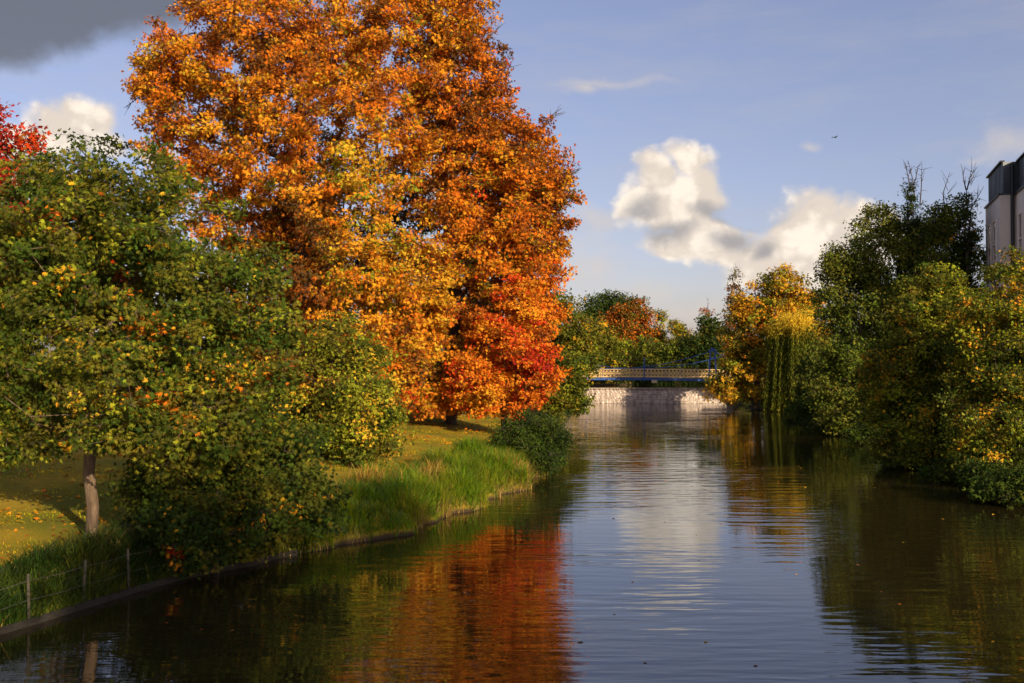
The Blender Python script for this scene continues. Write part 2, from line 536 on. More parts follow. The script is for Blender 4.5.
# leaf colours (the leaves' own; brown and rust also paint shade in the amber chestnut)
ORANGE = (0.66, 0.200, 0.016); AMBER = (0.70, 0.30, 0.020); YELLOW = (0.66, 0.42, 0.035); RED = (0.56, 0.060, 0.012); RUST = (0.34, 0.100, 0.014)
BROWN = (0.17, 0.075, 0.018); OLIVE = (0.15, 0.140, 0.016); GREEN = (0.060, 0.095, 0.012); DEEP = (0.026, 0.048, 0.010); LIME = (0.27, 0.29, 0.022)
GOLD = (0.55, 0.30, 0.020); CRIMSON = (0.34, 0.030, 0.020); MOSS = (0.085, 0.10, 0.014)

# --- left bank, near
tree('maple_tree', 'green maple flecked with orange leaves, its pale trunk standing behind the wire fence', 'tree', 92, 26.8,
     [(95, 235, 120, 85, 0), (30, 300, 110, 100, 0.5), (190, 290, 95, 100, .3), (110, 350, 150, 95, -1), (230, 345, 70, 80, -.5), (-30, 330, 70, 120, 1), (60, 215, 80, 60, 1.5), (150, 185, 45, 40, .5),
      (190, 420, 90, 60, -1.2), (40, 415, 80, 45, 0), (0, 440, 60, 32, -.5), (-20, 300, 60, 90, -.5), (120, 425, 70, 35, -1.6)],
     [GREEN, MOSS, OLIVE, LIME, DEEP, GOLD, ORANGE], [2.2, 2.0, 2.2, 1.3, .9, .40, .16], 46000, 0.145, 90, 0.43, 'palm5', .155, 11, 1.8, bark='bark', gaps=.6, cm=.45, zc_mix=.35,
     zones=[(130, 290, (22, 14), [ORANGE, RUST], .3), (120, 268, (16, 12), [RED, ORANGE, RUST], .5), (155, 325, (30, 16), [AMBER, ORANGE], .5), (235, 375, (30, 26), [YELLOW, AMBER, ORANGE], .45),
            (160, 400, (40, 22), [ORANGE, AMBER], .42), (60, 215, (40, 16), [ORANGE, RUST], .25), (100, 380, (40, 60), [YELLOW, LIME], .35)])
tree('overhanging_shrub', 'dark green shrub with a few orange leaves drooping low over the water', 'shrub', 215, 27.6,
     [(185, 470, 55, 60, 0), (240, 455, 60, 60, .5), (190, 530, 38, 45, -1.0), (285, 470, 45, 50, 1.5), (250, 520, 50, 40, 0), (150, 500, 35, 40, .3), (310, 500, 30, 30, 1.5)],
     [GREEN, DEEP, MOSS, OLIVE, GOLD, ORANGE], [2.0, 2.2, 1.6, .9, .08, .03], 17000, 0.14, 75, .44, 'palm5', .12, 12, 2.0, gaps=.4,
     zones=[(270, 505, (50, 24), [GOLD, AMBER, OLIVE], .22), (175, 560, (12, 20), [RED, AMBER], .4)])
tree('red_tree', 'crimson-leaved tree rising behind the green maple at the frame edge', 'tree', -40, 40,
     [(-60, 190, 90, 110, 0), (-25, 140, 45, 45, 0), (5, 145, 26, 16, 0), (25, 135, 18, 16, 0), (-5, 112, 18, 20, 0), (0, 210, 60, 60, 0)],
     [CRIMSON, RED, RUST], [2, 1.2, .8], 7000, .24, 30, .5, 'maple', .25, 13, 3, gaps=.3)
tree('bushy_tree', 'low bushy yellow green tree at the grass edge in front of the orange trees', 'tree', 335, 42,
     [(300, 400, 60, 60, 1), (345, 400, 55, 70, 0), (370, 420, 32, 42, -.5), (320, 445, 60, 40, .5), (275, 440, 45, 45, 1), (345, 350, 40, 40, 1)],
     [GREEN, OLIVE, LIME, MOSS, BROWN, YELLOW], [1.2, 1.9, 1.7, 1.4, .5, .5], 24000, .165, 72, .52, 'maple', .2, 14, 3,
     zones=[(370, 400, (30, 50), [LIME, YELLOW], .5), (300, 360, (40, 40), [BROWN, RUST], .35)])
# --- the great orange trees
tree('orange_tree', 'tallest amber chestnut with the wide crown left of the red maple', 'tree', 300, 62,
     [(250, 60, 115, 70, 0), (190, 110, 62, 70, -1), (290, 30, 120, 60, 2), (330, 150, 95, 105, -3), (250, 190, 90, 90, 1), (355, 290, 66, 100, -4), (290, 290, 70, 90, 2), (385, 370, 45, 52, -4), (160, 85, 32, 32, 0), (400, 60, 72, 72, 1), (330, 390, 50, 40, -2)],
     [ORANGE, AMBER, RUST, GOLD, YELLOW, OLIVE, BROWN], [2.2, 2.0, 1.6, 1.1, .6, .45, .7], 80000, .235, 60, .56, 'palm5', .38, 15, 4.2, gaps=.30, flat=.6, twig_n=5, twig_r=.02,
     zones=[(365, 240, (50, 130), [YELLOW, AMBER, GOLD, LIME], .85), (250, 40, (100, 60), [RUST, ORANGE, BROWN], .55), (295, 290, (38, 100), [BROWN, RUST, (.12, .08, .02)], .95), (390, 90, (50, 60), [ORANGE, RUST], .5), (395, 395, (35, 25), [ORANGE, RED, AMBER], .6), (340, 340, (30, 30), [LIME, YELLOW, OLIVE], .5)],  # the dark brown zone paints the crown's shaded left middle into the leaves
     bare=[(330, 12, 320, -20, 0), (210, 20, 200, -8, 0), (160, 60, 132, 58, 0), (150, 90, 124, 108, 0), (260, 10, 262, -18, 0), (400, 30, 404, -12, 0)])
tree('russet_tree', 'russet and orange chestnut beside the river whose crown leans over the red maple', 'tree', 450, 65,
     [(462, 90, 52, 80, 0), (475, 180, 72, 80, -2), (510, 200, 66, 100, 0), (535, 230, 40, 80, 0), (425, 300, 30, 70, -5), (505, 300, 60, 80, -1), (445, 20, 55, 60, 0), (520, 165, 38, 50, 1), (480, 370, 45, 45, -3), (550, 200, 26, 40, 1), (430, 392, 40, 26, -4), (462, 290, 30, 80, 4)],
     [ORANGE, RUST, AMBER, GOLD, RED, OLIVE, BROWN], [2.2, 1.8, 1.6, .9, .4, .5, .8], 68000, .235, 60, .56, 'palm5', .36, 16, 4.2, gaps=.30, flat=.6, twig_n=5, twig_r=.02,
     zones=[(425, 300, (40, 110), [AMBER, YELLOW, GOLD], .8), (500, 90, (75, 90), [RUST, BROWN, ORANGE], .75), (528, 325, (36, 60), [RED, ORANGE, (.62, .11, .015)], .8), (560, 220, (24, 60), [RUST, BROWN, ORANGE], .6), (470, 230, (30, 60), [ORANGE, AMBER], .5)],
     bare=[(455, 10, 468, -25, 0), (475, 50, 500, 26, 0), (480, 80, 512, 66, 0), (540, 130, 562, 108, 0), (560, 180, 582, 168, 0), (440, 30, 446, -8, 1)])
tree('brown_tree', 'shaded brown-leaved tree standing behind the gap between the two great chestnuts', 'tree', 370, 74,
     [(300, 270, 50, 100, 0), (345, 200, 60, 90, 1), (410, 270, 52, 110, 0), (430, 190, 45, 80, 1), (370, 330, 70, 80, 0), (440, 340, 40, 60, 1)],
     [BROWN, RUST, (.10, .075, .016), OLIVE], [2, 1, 1.6, .8], 26000, .28, 60, .85, 'maple', .35, 41, 6, gaps=.5)
tree('red_maple', 'bright scarlet maple low at the lawn edge below the russet chestnut', 'tree', 505, 60,
     [(505, 350, 48, 50, 0), (530, 370, 35, 35, -1), (480, 385, 45, 32, -1), (515, 310, 30, 35, 0), (500, 400, 45, 20, -1)],
     [ORANGE, RED, AMBER, RUST], [2.2, 1.2, 1.4, .8], 17000, .21, 70, .55, 'maple', .2, 17, 3.5, gaps=.25, flat=.45,
     zones=[(535, 365, (26, 45), [RED, RED, (.62, .1, .014), CRIMSON], .8), (480, 400, (25, 20), [AMBER, GOLD], .5)])
tree('waterside_shrub', 'dark green rounded shrub bulging over the water beyond the bright grass', 'shrub', 528, 50.5,
     [(528, 440, 34, 30, 0), (548, 445, 18, 34, 0), (510, 455, 26, 28, 0), (538, 462, 24, 24, -1), (555, 440, 10, 20, 0)],
     [DEEP, GREEN, MOSS], [2.6, 1.6, .3], 12000, .15, 45, .4, 'spray', .08, 18, 2, gaps=.8)
tree('leaning_tree', 'small olive tree leaning out over the river left of the footbridge', 'tree', 545, 84,
     [(562, 385, 24, 22, 0), (578, 392, 14, 16, 0), (548, 392, 22, 20, 0), (566, 365, 18, 14, 0), (575, 405, 12, 8, -1)],
     [OLIVE, LIME, GREEN, MOSS, GOLD], [1.8, 1, 1.2, 1, .4], 6500, .26, 40, .6, 'maple', .14, 19, 3)

# --- around the bridge, left and behind
tree('olive_tree', 'olive green tree behind the left end of the footbridge', 'tree', 552, 118,
     [(555, 325, 32, 36, 0), (572, 345, 24, 30, 0), (540, 350, 30, 40, 0), (560, 300, 16, 14, 0), (585, 355, 16, 20, 0)],
     [OLIVE, MOSS, LIME, GREEN, GOLD], [2, 1.4, .8, 1, .5], 8000, .4, 40, 1.0, 'maple', .3, 20, 6)
tree('dark_pine', 'dark flat-topped pine behind the autumn oak', 'tree', 600, 190,
     [(612, 300, 26, 9, 0), (600, 312, 20, 12, 0), (630, 305, 16, 8, 0), (605, 330, 22, 22, 0)],
     [DEEP, GREEN, MOSS], [2.4, 1.4, .4], 5000, .55, 40, 1.4, 'spray', .35, 21, 8)
tree('autumn_oak', 'rusty orange round tree standing in front of the dark pine', 'tree', 632, 172,
     [(630, 318, 20, 20, 0), (618, 328, 18, 20, 0), (642, 330, 12, 18, 0), (630, 345, 24, 20, 0)],
     [RUST, ORANGE, OLIVE, BROWN, MOSS], [2, 1.3, 1, 1, .6], 6000, .5, 40, 1.2, 'maple', .3, 22, 8)
tree('poplar_tree', 'slim pointed poplar, the taller of two behind the bridge cables', 'tree', 659, 180,
     [(659, 330, 7, 22, 0), (659, 345, 9, 20, 0), (659, 316, 4, 10, 0)], [LIME, OLIVE, GOLD], [1.2, 1.5, .8], 2200, .45, 35, .8, 'spray', .2, 23, 6, group='pointed poplars behind the bridge')
tree('poplar_tree', 'shorter yellowish poplar right of the slim pointed one', 'tree', 677, 176,
     [(676, 338, 8, 18, 0), (683, 340, 7, 18, 0), (680, 350, 14, 16, 0), (676, 326, 4, 8, 0)], [GOLD, LIME, OLIVE], [1.4, 1.2, 1.0], 2600, .45, 35, .8, 'spray', .2, 24, 6, group='pointed poplars behind the bridge')
tree('background_tree', 'broad green tree behind the middle of the footbridge', 'tree', 655, 150,
     [(650, 362, 34, 16, 0), (635, 355, 26, 18, 0), (668, 362, 22, 20, 0)], [MOSS, GREEN, OLIVE, LIME], [1.6, 1.5, 1.4, .5], 6000, .45, 40, 1.1, 'maple', .3, 25, 6, group='leafy trees behind the footbridge')
tree('background_tree', 'dark green tree behind the blue bridge tower', 'tree', 700, 150,
     [(700, 355, 26, 24, 0), (712, 335, 18, 22, 0), (690, 345, 18, 18, 0), (715, 360, 20, 24, 0)], [DEEP, GREEN, MOSS, OLIVE], [1.8, 1.6, 1.2, .5], 6000, .45, 40, 1.1, 'maple', .3, 26, 6, group='leafy trees behind the footbridge')
tree('background_tree', 'yellow green tree between the olive tree and the autumn oak', 'tree', 600, 145,
     [(598, 350, 24, 26, 0), (585, 340, 20, 24, 0), (610, 360, 24, 20, 0)], [OLIVE, MOSS, LIME, GOLD], [1.8, 1.4, .8, .5], 6000, .45, 40, 1.1, 'maple', .3, 27, 6, group='leafy trees behind the footbridge')
tree('spire_tree', 'thin brown spire-shaped tree behind the golden tree', 'tree', 735, 130,
     [(735, 292, 6, 24, 0), (735, 325, 9, 30, 0)], [BROWN, RUST, OLIVE], [1.6, 1, 1], 2600, .32, 30, .6, 'spray', .2, 28, 5, bare=[(735, 280, 735, 268, 0)])
tree('spire_tree', 'faint bare reddish spire-shaped tree left of the golden tree', 'tree', 707, 200,
     [(707, 318, 5, 18, 0), (707, 338, 7, 18, 0)], [BROWN, RUST], [1, 1], 700, .4, 25, .8, 'spray', .2, 29, 5, bare=[(707, 310, 708, 298, 0)])

# --- right bank
tree('golden_tree', 'golden yellow tree by the right end of the footbridge', 'tree', 755, 113,
     [(775, 310, 42, 38, 0), (750, 330, 28, 38, 0), (746, 365, 24, 32, -2), (755, 380, 38, 22, -3), (800, 320, 26, 34, 1), (785, 285, 24, 18, 0), (812, 335, 18, 26, 1), (728, 388, 22, 17, -3)],
     [GOLD, AMBER, OLIVE, YELLOW, LIME, RUST], [2.0, .7, 2.2, .7, 1.0, .45], 22000, .34, 50, .72, 'maple', .35, 30, 5, gaps=.4,
     zones=[(800, 310, (26, 30), [YELLOW, GOLD, AMBER], .5)])
R3 = tree('ash_tree', 'big dark green ash with dead twigs poking from its top beside the building', 'tree', 900, 76,
     [(895, 270, 55, 55, 0), (860, 320, 55, 60, 0), (940, 260, 42, 42, 1), (840, 290, 24, 44, 0), (880, 225, 24, 26, 0), (930, 330, 60, 60, 0), (850, 385, 50, 50, -2), (965, 300, 36, 60, 2), (955, 225, 20, 28, 1), (840, 262, 14, 18, 0), (918, 238, 30, 28, 0), (940, 222, 14, 20, 0)],
     [(.06, .095, .016), (.115, .155, .018), (.16, .17, .022), OLIVE, BROWN], [1.0, 2.6, 2.0, 1.2, .2], 56000, .23, 64, .74, 'maple', .45, 31, 5, gaps=.5,
     bare=[(915, 200, 908, 160, 0), (920, 205, 922, 165, 0), (945, 215, 950, 172, 0), (968, 215, 972, 168, 1), (965, 220, 984, 186, 1)],
     zones=[(930, 235, (40, 20), [LIME, OLIVE], .35), (970, 235, (14, 24), [GOLD, AMBER], .4)])
tree('ivy_column', 'ivy-clad bare stem, the left one of two rising above the ash', 'tree', 913, 74,
     [(913, 215, 7, 26, 0), (910, 192, 4, 12, 0), (915, 260, 9, 40, 0)], [DEEP, GREEN], [1.5, 1], 1700, .2, 40, .38, 'spray', .16, 32, 3, bare=[(911, 190, 905, 162, 0), (912, 190, 918, 166, 0)], group='ivy columns above the ash', base_z=2.5)
tree('ivy_column', 'ivy-clad bare stem, the right one of two rising above the ash', 'tree', 967, 74,
     [(966, 210, 6, 26, 0), (966, 190, 4, 12, 0), (968, 260, 9, 40, 0)], [DEEP, GREEN, MOSS], [1.5, 1, .5], 1700, .2, 40, .38, 'spray', .16, 33, 3, bare=[(966, 190, 962, 168, 0), (967, 190, 974, 170, 0)], group='ivy columns above the ash', base_z=2.5)
tree('bank_shrub', 'dark green spreading shrub trailing in the river beside the weeping willow', 'shrub', 835, 84,
     [(835, 390, 36, 36, 0), (815, 405, 24, 24, -1), (858, 410, 32, 32, -3), (835, 425, 30, 12, -3), (815, 370, 18, 30, 0), (870, 430, 24, 14, -5)],
     [(.045, .075, .014), (.08, .12, .016), MOSS, OLIVE], [1.6, 2, 1.2, .6], 14000, .24, 44, .62, 'maple', .15, 34, 4)
tree('chestnut_tree', 'yellow and rust flecked green tree between the ash and the right frame edge', 'tree', 935, 56,
     [(925, 340, 50, 55, 0), (900, 380, 42, 50, -1), (955, 330, 45, 55, 1), (915, 430, 45, 35, -2), (960, 400, 55, 55, 0), (900, 445, 34, 22, -3), (935, 300, 40, 35, 1), (885, 400, 26, 34, -1)],
     [MOSS, GREEN, OLIVE, LIME, YELLOW, GOLD, RUST], [1.8, 1.8, 1.8, 2.4, .35, .4, .12], 46000, .185, 80, .52, 'maple', .3, 35, 3, gaps=.45,
     zones=[(905, 335, (40, 24), [GOLD, LIME], .25), (885, 375, (20, 28), [GOLD, AMBER, LIME], .35), (930, 420, (26, 20), [YELLOW, GOLD], .3)])
tree('sycamore_tree', 'yellow green sycamore at the right frame edge hiding the foot of the building', 'tree', 1040, 47,
     [(1000, 330, 45, 55, 0), (1030, 300, 50, 50, 1), (1000, 410, 50, 60, -1), (1040, 390, 60, 70, 0), (1000, 470, 40, 40, -2), (1040, 480, 50, 50, -2), (985, 370, 32, 40, 0), (1012, 500, 32, 22, -4), (1075, 350, 50, 70, 2), (975, 440, 28, 30, -1)],
     [MOSS, GREEN, OLIVE, LIME, GOLD, YELLOW, DEEP], [1.7, 1.9, 1.8, 2.4, .5, .35, .5], 46000, .165, 80, .50, 'maple', .3, 36, 2.5, gaps=.45,
     zones=[(975, 320, (26, 30), [GOLD, YELLOW, AMBER], .4), (980, 430, (30, 50), [YELLOW, GOLD], .35), (1010, 300, (24, 20), [GOLD, AMBER], .3)])
tree('river_bush', 'small deep green bush touching the water under the sycamore', 'shrub', 1010, 40,
     [(1005, 495, 26, 24, 0), (1030, 495, 30, 30, 0), (985, 480, 20, 18, 2)], [DEEP, GREEN, MOSS], [1.6, 1.8, 1], 4500, .2, 40, .42, 'spray', .08, 37, 2)


def willow(px, Y):
    rng = rs(40)
    base = np.array([(px-512)/F*Y, Y, 0.5])
    root = thing('weeping_willow', tuple(base), 'weeping willow trailing green strands to the water, its crown coloured a sunlit yellow', 'tree')
    top = at(797, 330, Y)
    mb_ = MB(); mb_.tube([base, base*.5+top*.5+np.array([.3, 0, 0]), top], [.35, .28, .15], 9)
    P, A, col = [], [], []
    cx, cz = top[0], top[2]
    curtains = [(rng.uniform(0, 2*math.pi), rng.uniform(.15, 1.0), rng.uniform(-.7, .9), rng.uniform(.1, 4.0)) for _ in range(34)]
    curtains += [(math.pi + rng.uniform(-.5, .5), rng.uniform(.8, 1.1), rng.uniform(-.9, -.2), rng.uniform(.05, .8)) for _ in range(9)]
    for ci, (a0, r0, dz, end0) in enumerate(curtains):
        hub = np.array([cx + math.cos(a0)*r0*2.25, Y + math.sin(a0)*r0*2.2, cz + 1.5*math.sqrt(max(0, 1.15-r0*r0)) + dz - .5])
        if math.cos(a0) > .2: end0 = max(end0, rng.uniform(2.2, 4.5))
        mb_.tube([top - [0, 0, rng.uniform(0, 1.5)], (top+hub)/2 + [0, 0, .35], hub], [.07, .04, .015], 4)
        for k in range(rng.integers(9, 15)):
            s0 = hub + rng.normal(0, .20, 3)*np.array([1, 1, .5])
            end = max(.05, end0 + rng.normal(0, .5))
            n = int((s0[2]-end)/.075)
            if n < 2: continue
            t = np.linspace(0, 1, n)
            out = np.sqrt(t)*rng.uniform(.25, .7)
            drift = rng.normal(0, .18, 2)
            p = np.stack([s0[0] + math.cos(a0)*out + drift[0]*t, s0[1] + math.sin(a0)*out + drift[1]*t, s0[2] + (end-s0[2])*t], 1) + rng.normal(0, .045, (n, 3))
            P.append(p); A.append(np.array([0, 0, -1]) + rng.normal(0, .25, (n, 3)))
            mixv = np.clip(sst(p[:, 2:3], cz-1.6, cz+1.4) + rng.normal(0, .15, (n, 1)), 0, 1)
            col.append((np.array([.095, .125, .014])*(1-mixv) + np.array([.80, .56, .04])*mixv)*rng.normal(1, .12, (n, 1)))  # sunlit top and dim lower strands are mixed into the leaf colour by height
        # leafy tuft over the hub
        q = hub + rng.normal(0, 1, (90, 3))*np.array([.6, .6, .34]) + [0, 0, .1]
        P.append(q); A.append(np.array([math.cos(a0)*.5, math.sin(a0)*.5, -.6]) + rng.normal(0, .5, (90, 3)))
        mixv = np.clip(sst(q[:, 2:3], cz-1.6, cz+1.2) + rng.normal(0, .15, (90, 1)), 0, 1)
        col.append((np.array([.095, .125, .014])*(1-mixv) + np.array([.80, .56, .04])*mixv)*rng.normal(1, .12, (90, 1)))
    P, A, col = np.concatenate(P), np.concatenate(A), np.clip(np.concatenate(col), .004, .9)
    N = unit(rng.normal(size=P.shape))
    mb_.build('trunk', M['dark_bark'], root, True)
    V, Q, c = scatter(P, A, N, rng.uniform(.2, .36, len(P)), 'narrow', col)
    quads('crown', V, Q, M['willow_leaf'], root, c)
willow(796, 106)

# --- trees beyond the lawn, seen through the gaps
for k, (px, Y, h, lab) in enumerate(((20, 82, 290, 'dark tree far back on the lawn behind the leftmost branches of the maple'),
                                     (150, 90, 290, 'dull green tree far back on the lawn behind the maple trunk'),
                                     (250, 96, 340, 'dark green tree far back behind the low shrub and the amber chestnut'),
                                     (420, 100, 345, 'shaded green tree far back behind the russet chestnut'),
                                     (85, 76, 235, 'tall dark tree far back on the lawn, above and behind the maple crown'),
                                     (-60, 70, 270, 'dark tree beyond the lawn just at the left frame edge'))):
    tree('park_tree', lab, 'tree', px, Y, [(px, h-30, 60, 80, 0), (px-35, h+25, 50, 45, 0), (px+38, h+20, 50, 48, 0)],
         [DEEP, GREEN, MOSS, BROWN], [1.6, 1.5, 1, .5], 5000, .4, 40, 1.0, 'maple', .3, 50+k, 6, group='park trees beyond the lawn')


# --- hedge and trees closing the view behind the bridge and the right bank
tree('hedge', 'dense hedge coloured dark as shade along the far bank under the footbridge', 'hedge', 0, 0,  # added hedge; its near-black leaves stand in for shade below the deck
     [(x_, y_, 2.7, 2.0, 1.5) for x_, y_ in ((7.6, 136.5), (9.0, 139.5), (11.5, 142), (14, 143.5), (17, 144.8), (20, 146), (23, 147.2), (26, 148.4), (29, 149.6), (32, 150.8), (35, 151.6))], [(.018, .032, .008), DEEP, (.05, .035, .012)], [2, 1.2, .4], 12000, .42, 40, .7, 'spray', .12, 58, 5, base_z=2.3, top=np.array([19., 148, 3.4]), gaps=.9, world=(19, 148), flat=.8)
for k, (px, Y, h, lab) in enumerate(((860, 132, 340, 'tall shaded tree behind the willow and the trailing shrub'), (800, 150, 335, 'shaded tree behind the golden tree, lower than it'),
                                     (960, 105, 320, 'shaded tree behind the big ash, left of the building'))):
    tree('backing_tree', lab, 'tree', px, Y, [(px, h, 34, 30, 0), (px-22, h+26, 34, 28, 0), (px+24, h+24, 34, 28, 0), (px, h+45, 50, 22, 0)],
         [DEEP, GREEN, MOSS], [1.6, 1.6, 1], 5000, .42, 40, 1.0, 'maple', .3, 70+k, 6, group='shaded trees behind the right bank')
for k, (px, py, Y, r, lab) in enumerate(((880, 432, 67, 26, 'dark low shrub at the water under the ash'), (915, 462, 55, 24, 'dark low shrub at the water under the rust flecked tree'),
                                         (955, 478, 48, 24, 'low green shrub at the water left of the sycamore'), (800, 412, 96, 14, 'small dark shrub at the water right of the willow'))):
    tree('edge_shrub', lab, 'shrub', px+10, Y, [(px, py, r, r*.75, 0), (px+r, py-4, r, r*.8, 1), (px-r*.6, py+4, r*.7, r*.5, -.5)], [DEEP, GREEN, MOSS], [1.6, 1.6, .8], 2600, .22, 40, .45, 'spray', .06, 80+k, 3, group='low shrubs along the right bank', gaps=.9)

# --- unseen trees added behind the viewpoint to cast dappled shade over the near left bank
for k, (x, y, lab) in enumerate(((20.5, -17, 'unseen tall tree added for its shade, the one nearer the water'), (26, -12, 'unseen tall tree added for its shade, the one farther from the water'))):
    tree('added_shade_tree', lab, 'tree', 0, 0, [(x, y, 13.0, 5.0, 6.0), (x+1, y+1, 17.0, 4.0, 4.5), (x-2, y+2, 9.5, 3.6, 3.0)], [OLIVE, GREEN, GOLD], [1.5, 1, .8], 9000, .6, 40, 1.4, 'single', .4, 90+k, 6,
         group='trees added for shade behind the viewpoint', world=(x, y), gaps=.4)

# ------------------------------------------------------------------ grass
def blades(name, label, pts, h, w, cols, wts, seed, lean=.35):
    rng = rs(seed); n = len(pts)
    a = rng.uniform(0, 2*math.pi, n); dirv = np.stack([np.cos(a), np.sin(a), np.zeros(n)], 1)
    sid = np.stack([-np.sin(a), np.cos(a), np.zeros(n)], 1)
    H = h * rng.uniform(.55, 1.25, n); le = H * rng.uniform(.1, 1, n) * lean * 2
    up = np.array([0, 0, 1.0])
    V = np.zeros((n, 8, 3)); ww = w * rng.uniform(.7, 1.3, n)
    for i, (t, k) in enumerate(((0, 1), (.4, .9), (.75, .65), (1, .08))):
        c = pts + up*(H*t*(1-.25*t*lean))[:, None] + dirv*(le*t*t)[:, None]
        V[:, 2*i] = c - sid*(ww*k/2)[:, None]; V[:, 2*i+1] = c + sid*(ww*k/2)[:, None]
    q = np.array([(0, 1, 3, 2), (2, 3, 5, 4), (4, 5, 7, 6)])
    Q = (np.arange(n)*8)[:, None, None] + q[None]
    col = np.repeat(colours(rng, pts, None, cols, wts, 3.0, .16), 3, axis=0)
    o = quads(name, V.reshape(-1, 3), Q.reshape(-1, 4), M['grass'], None, col)
    tag(o, label, 'grass', kind='stuff')


def strip(rng, n, y0, y1, d0, d1, power=1.0):
    y = rng.uniform(y0, y1, n); d = d0 + (d1-d0)*rng.uniform(0, 1, n)**power
    x = xl(y) + wobble(y) - d
    return np.stack([x, y, bank_z(d, y) - .03], 1)


rng = rs(60)
BRIGHT = (.13, .235, .010); MEADOW = (.25, .30, .012); STRAW = (.46, .33, .10); DARKG = (.035, .075, .010); YG = (.30, .28, .022)
gf_ = Field(rng, 2.2); gf2 = Field(rng, .9)
p = np.concatenate([strip(rng, 46000, 29.0, 50, .12, 3.2, .9), strip(rng, 2500, 29, 51, -.05, .4)])
p = p[rng.uniform(size=len(p)) < .62 + .35*gf2(p)]
hh = np.interp(p[:, 1], [29, 33, 47, 50], [.6, .72, .85, .7]) * np.clip(.85 + .5*gf_(p) + .3*gf2(p), .25, 1.6)
blades('tall_grass', 'bright green tall grass along the water edge below the lawn', p, hh, .024, [BRIGHT, MEADOW, YG, STRAW, DARKG], [2.4, 2, .9, .16, .8], 61, .55)
p = np.concatenate([strip(rng, 5200, 29, 50, -.12, .35), strip(rng, 1500, 44, 48.5, .05, 1.0), strip(rng, 900, 38, 42, 1.2, 2.6)])
p = p[rng.uniform(size=len(p)) < .3 + .75*gf_(p) + .3*gf2(p)]
blades('dry_grass', 'straw coloured dry grass hanging at the waterline of the bank', p, .5*np.clip(1+.5*gf_(p), .4, 1.6), .02, [STRAW, (.34, .22, .06), YG], [2, 1.4, .8], 62, .9)
def patch_(y, d, r, n):
    y_ = rng.normal(y, r, n); d_ = np.maximum(.02, rng.normal(d, r*.8, n)); return np.stack([xl(y_)-d_, y_, bank_z(d_, y_)-.03], 1)


p = np.concatenate([patch_(46.5, .5, .6, 420), patch_(45, 1.0, .35, 160), patch_(39.5, 1.7, .45, 260), patch_(36.5, 2.6, .5, 200), patch_(33.0, 2.6, .5, 160)])
blades('dry_weeds', 'tufts of golden dry weeds standing in the bright bank grass', p, 1.0, .03, [(.52, .30, .05), (.50, .36, .08), (.36, .20, .03), YG], [2, 1.6, 1, .8], 67, .5)
p = np.concatenate([strip(rng, 15000, 17, 30.5, -.1, 1.9), strip(rng, 6000, 48, 64, -.1, 2.5), strip(rng, 5000, 64, 120, 0, 2.5)])
yr = rng.uniform(30, 118, 9000); dr = rng.uniform(-.2, 1.6, 9000)
p = np.concatenate([p, np.stack([xr(yr)+dr, yr, bank_z(np.maximum(dr, 0), yr)-.03], 1)])
blades('bank_grass', 'dark green rough grass between the fence posts and the water', p, .55*np.clip(1+.4*gf_(p), .5, 1.5), .026, [DARKG, (.085, .13, .016), MOSS, STRAW, YG], [1.8, 1.2, 1.6, .35, .35], 63, .7)
p = strip(rng, 60000, 20, 74, 1.2, 16, 1.0)
p = p[rng.uniform(size=len(p)) < .95]
blades('lawn_grass', 'short mown yellow green grass of the lawn', p, .07, .03, [(.52, .40, .014), (.30, .29, .014), (.50, .31, .02), BRIGHT], [1.8, 1.6, 1.2, .4], 64, .5)


def fallen(name, label, pts, cols, seed, s=.12):
    rng = rs(seed); n = len(pts)
    V, Q, c = scatter(pts, rng.normal(0, 1, (n, 3))*np.array([1, 1, .15]), np.array([0, 0, 1.0]) + rng.normal(0, .25, (n, 3)), s*rng.uniform(.6, 1.3, n), 'maple', colours(rng, pts, None, cols, [1]*len(cols), 4))
    tag(quads(name, V, Q, M['leaf'], None, c), label, 'leaves', kind='stuff')


p = strip(rng, 12000, 20, 74, 1.0, 15); p = p[rng.uniform(size=len(p)) < .35 + .5*Field(rng, 4)(p)]; p[:, 2] += .08
fallen('fallen_leaves', 'orange and brown fallen leaves scattered on the lawn', p, [ORANGE, AMBER, RUST, BROWN, GOLD], 65, .13)
y = rng.uniform(19, 90, 240); tt = rng.uniform(.02, .98, 240); tt[:140] = rng.beta(.35, .5, 140)*.96+.02; x = xl(y) + (xr(y)-xl(y))*tt
fallen('floating_leaves', 'a few brown leaves floating on the river', np.stack([x, y, np.full(240, .012)], 1), [BROWN, GOLD, RUST], 66, .11)

# ------------------------------------------------------------------ revetment board and fence
def edge_line(y0, y1, n, off, z):
    y = np.linspace(y0, y1, n); return np.stack([xl(y) + off + wobble(y), y, np.full(n, z)], 1)


mb = MB(); L = edge_line(12, 30, 24, .10, .06)
for a, b in zip(L[:-1], L[1:]): mb.bar(a, b, .05, .20)
o = mb.build('edge_board', M['wet_timber'], origin=(float(L[12][0]), float(L[12][1]), 0))
tag(o, 'low weathered timber board edging the bank at the waterline', 'edging')
yf = [20.7, 22.2, 23.7, 25.1, 26.6, 28.0]
b0 = (float(xl(24.6))-.35, 24.6, .4)
fence = thing('wire_fence', b0, 'low fence of thin grey posts and wire along the near left bank', 'fence')
tops = []
for k, y in enumerate(yf):
    x = float(xl(y) + wobble(y)) + .02; r = random.Random(k)
    mb = MB(); dx, dy = r.uniform(-.05, .05), r.uniform(-.04, .04)
    mb.tube([(x, y, .05), (x+dx*.5, y+dy*.5, .6), (x+dx, y+dy, 1.12), (x+dx, y+dy, 1.14)], [.036, .034, .032, .004], 8)
    mb.build('post', M['timber'], fence, True); tops.append((x+dx*.8, y+dy*.8))
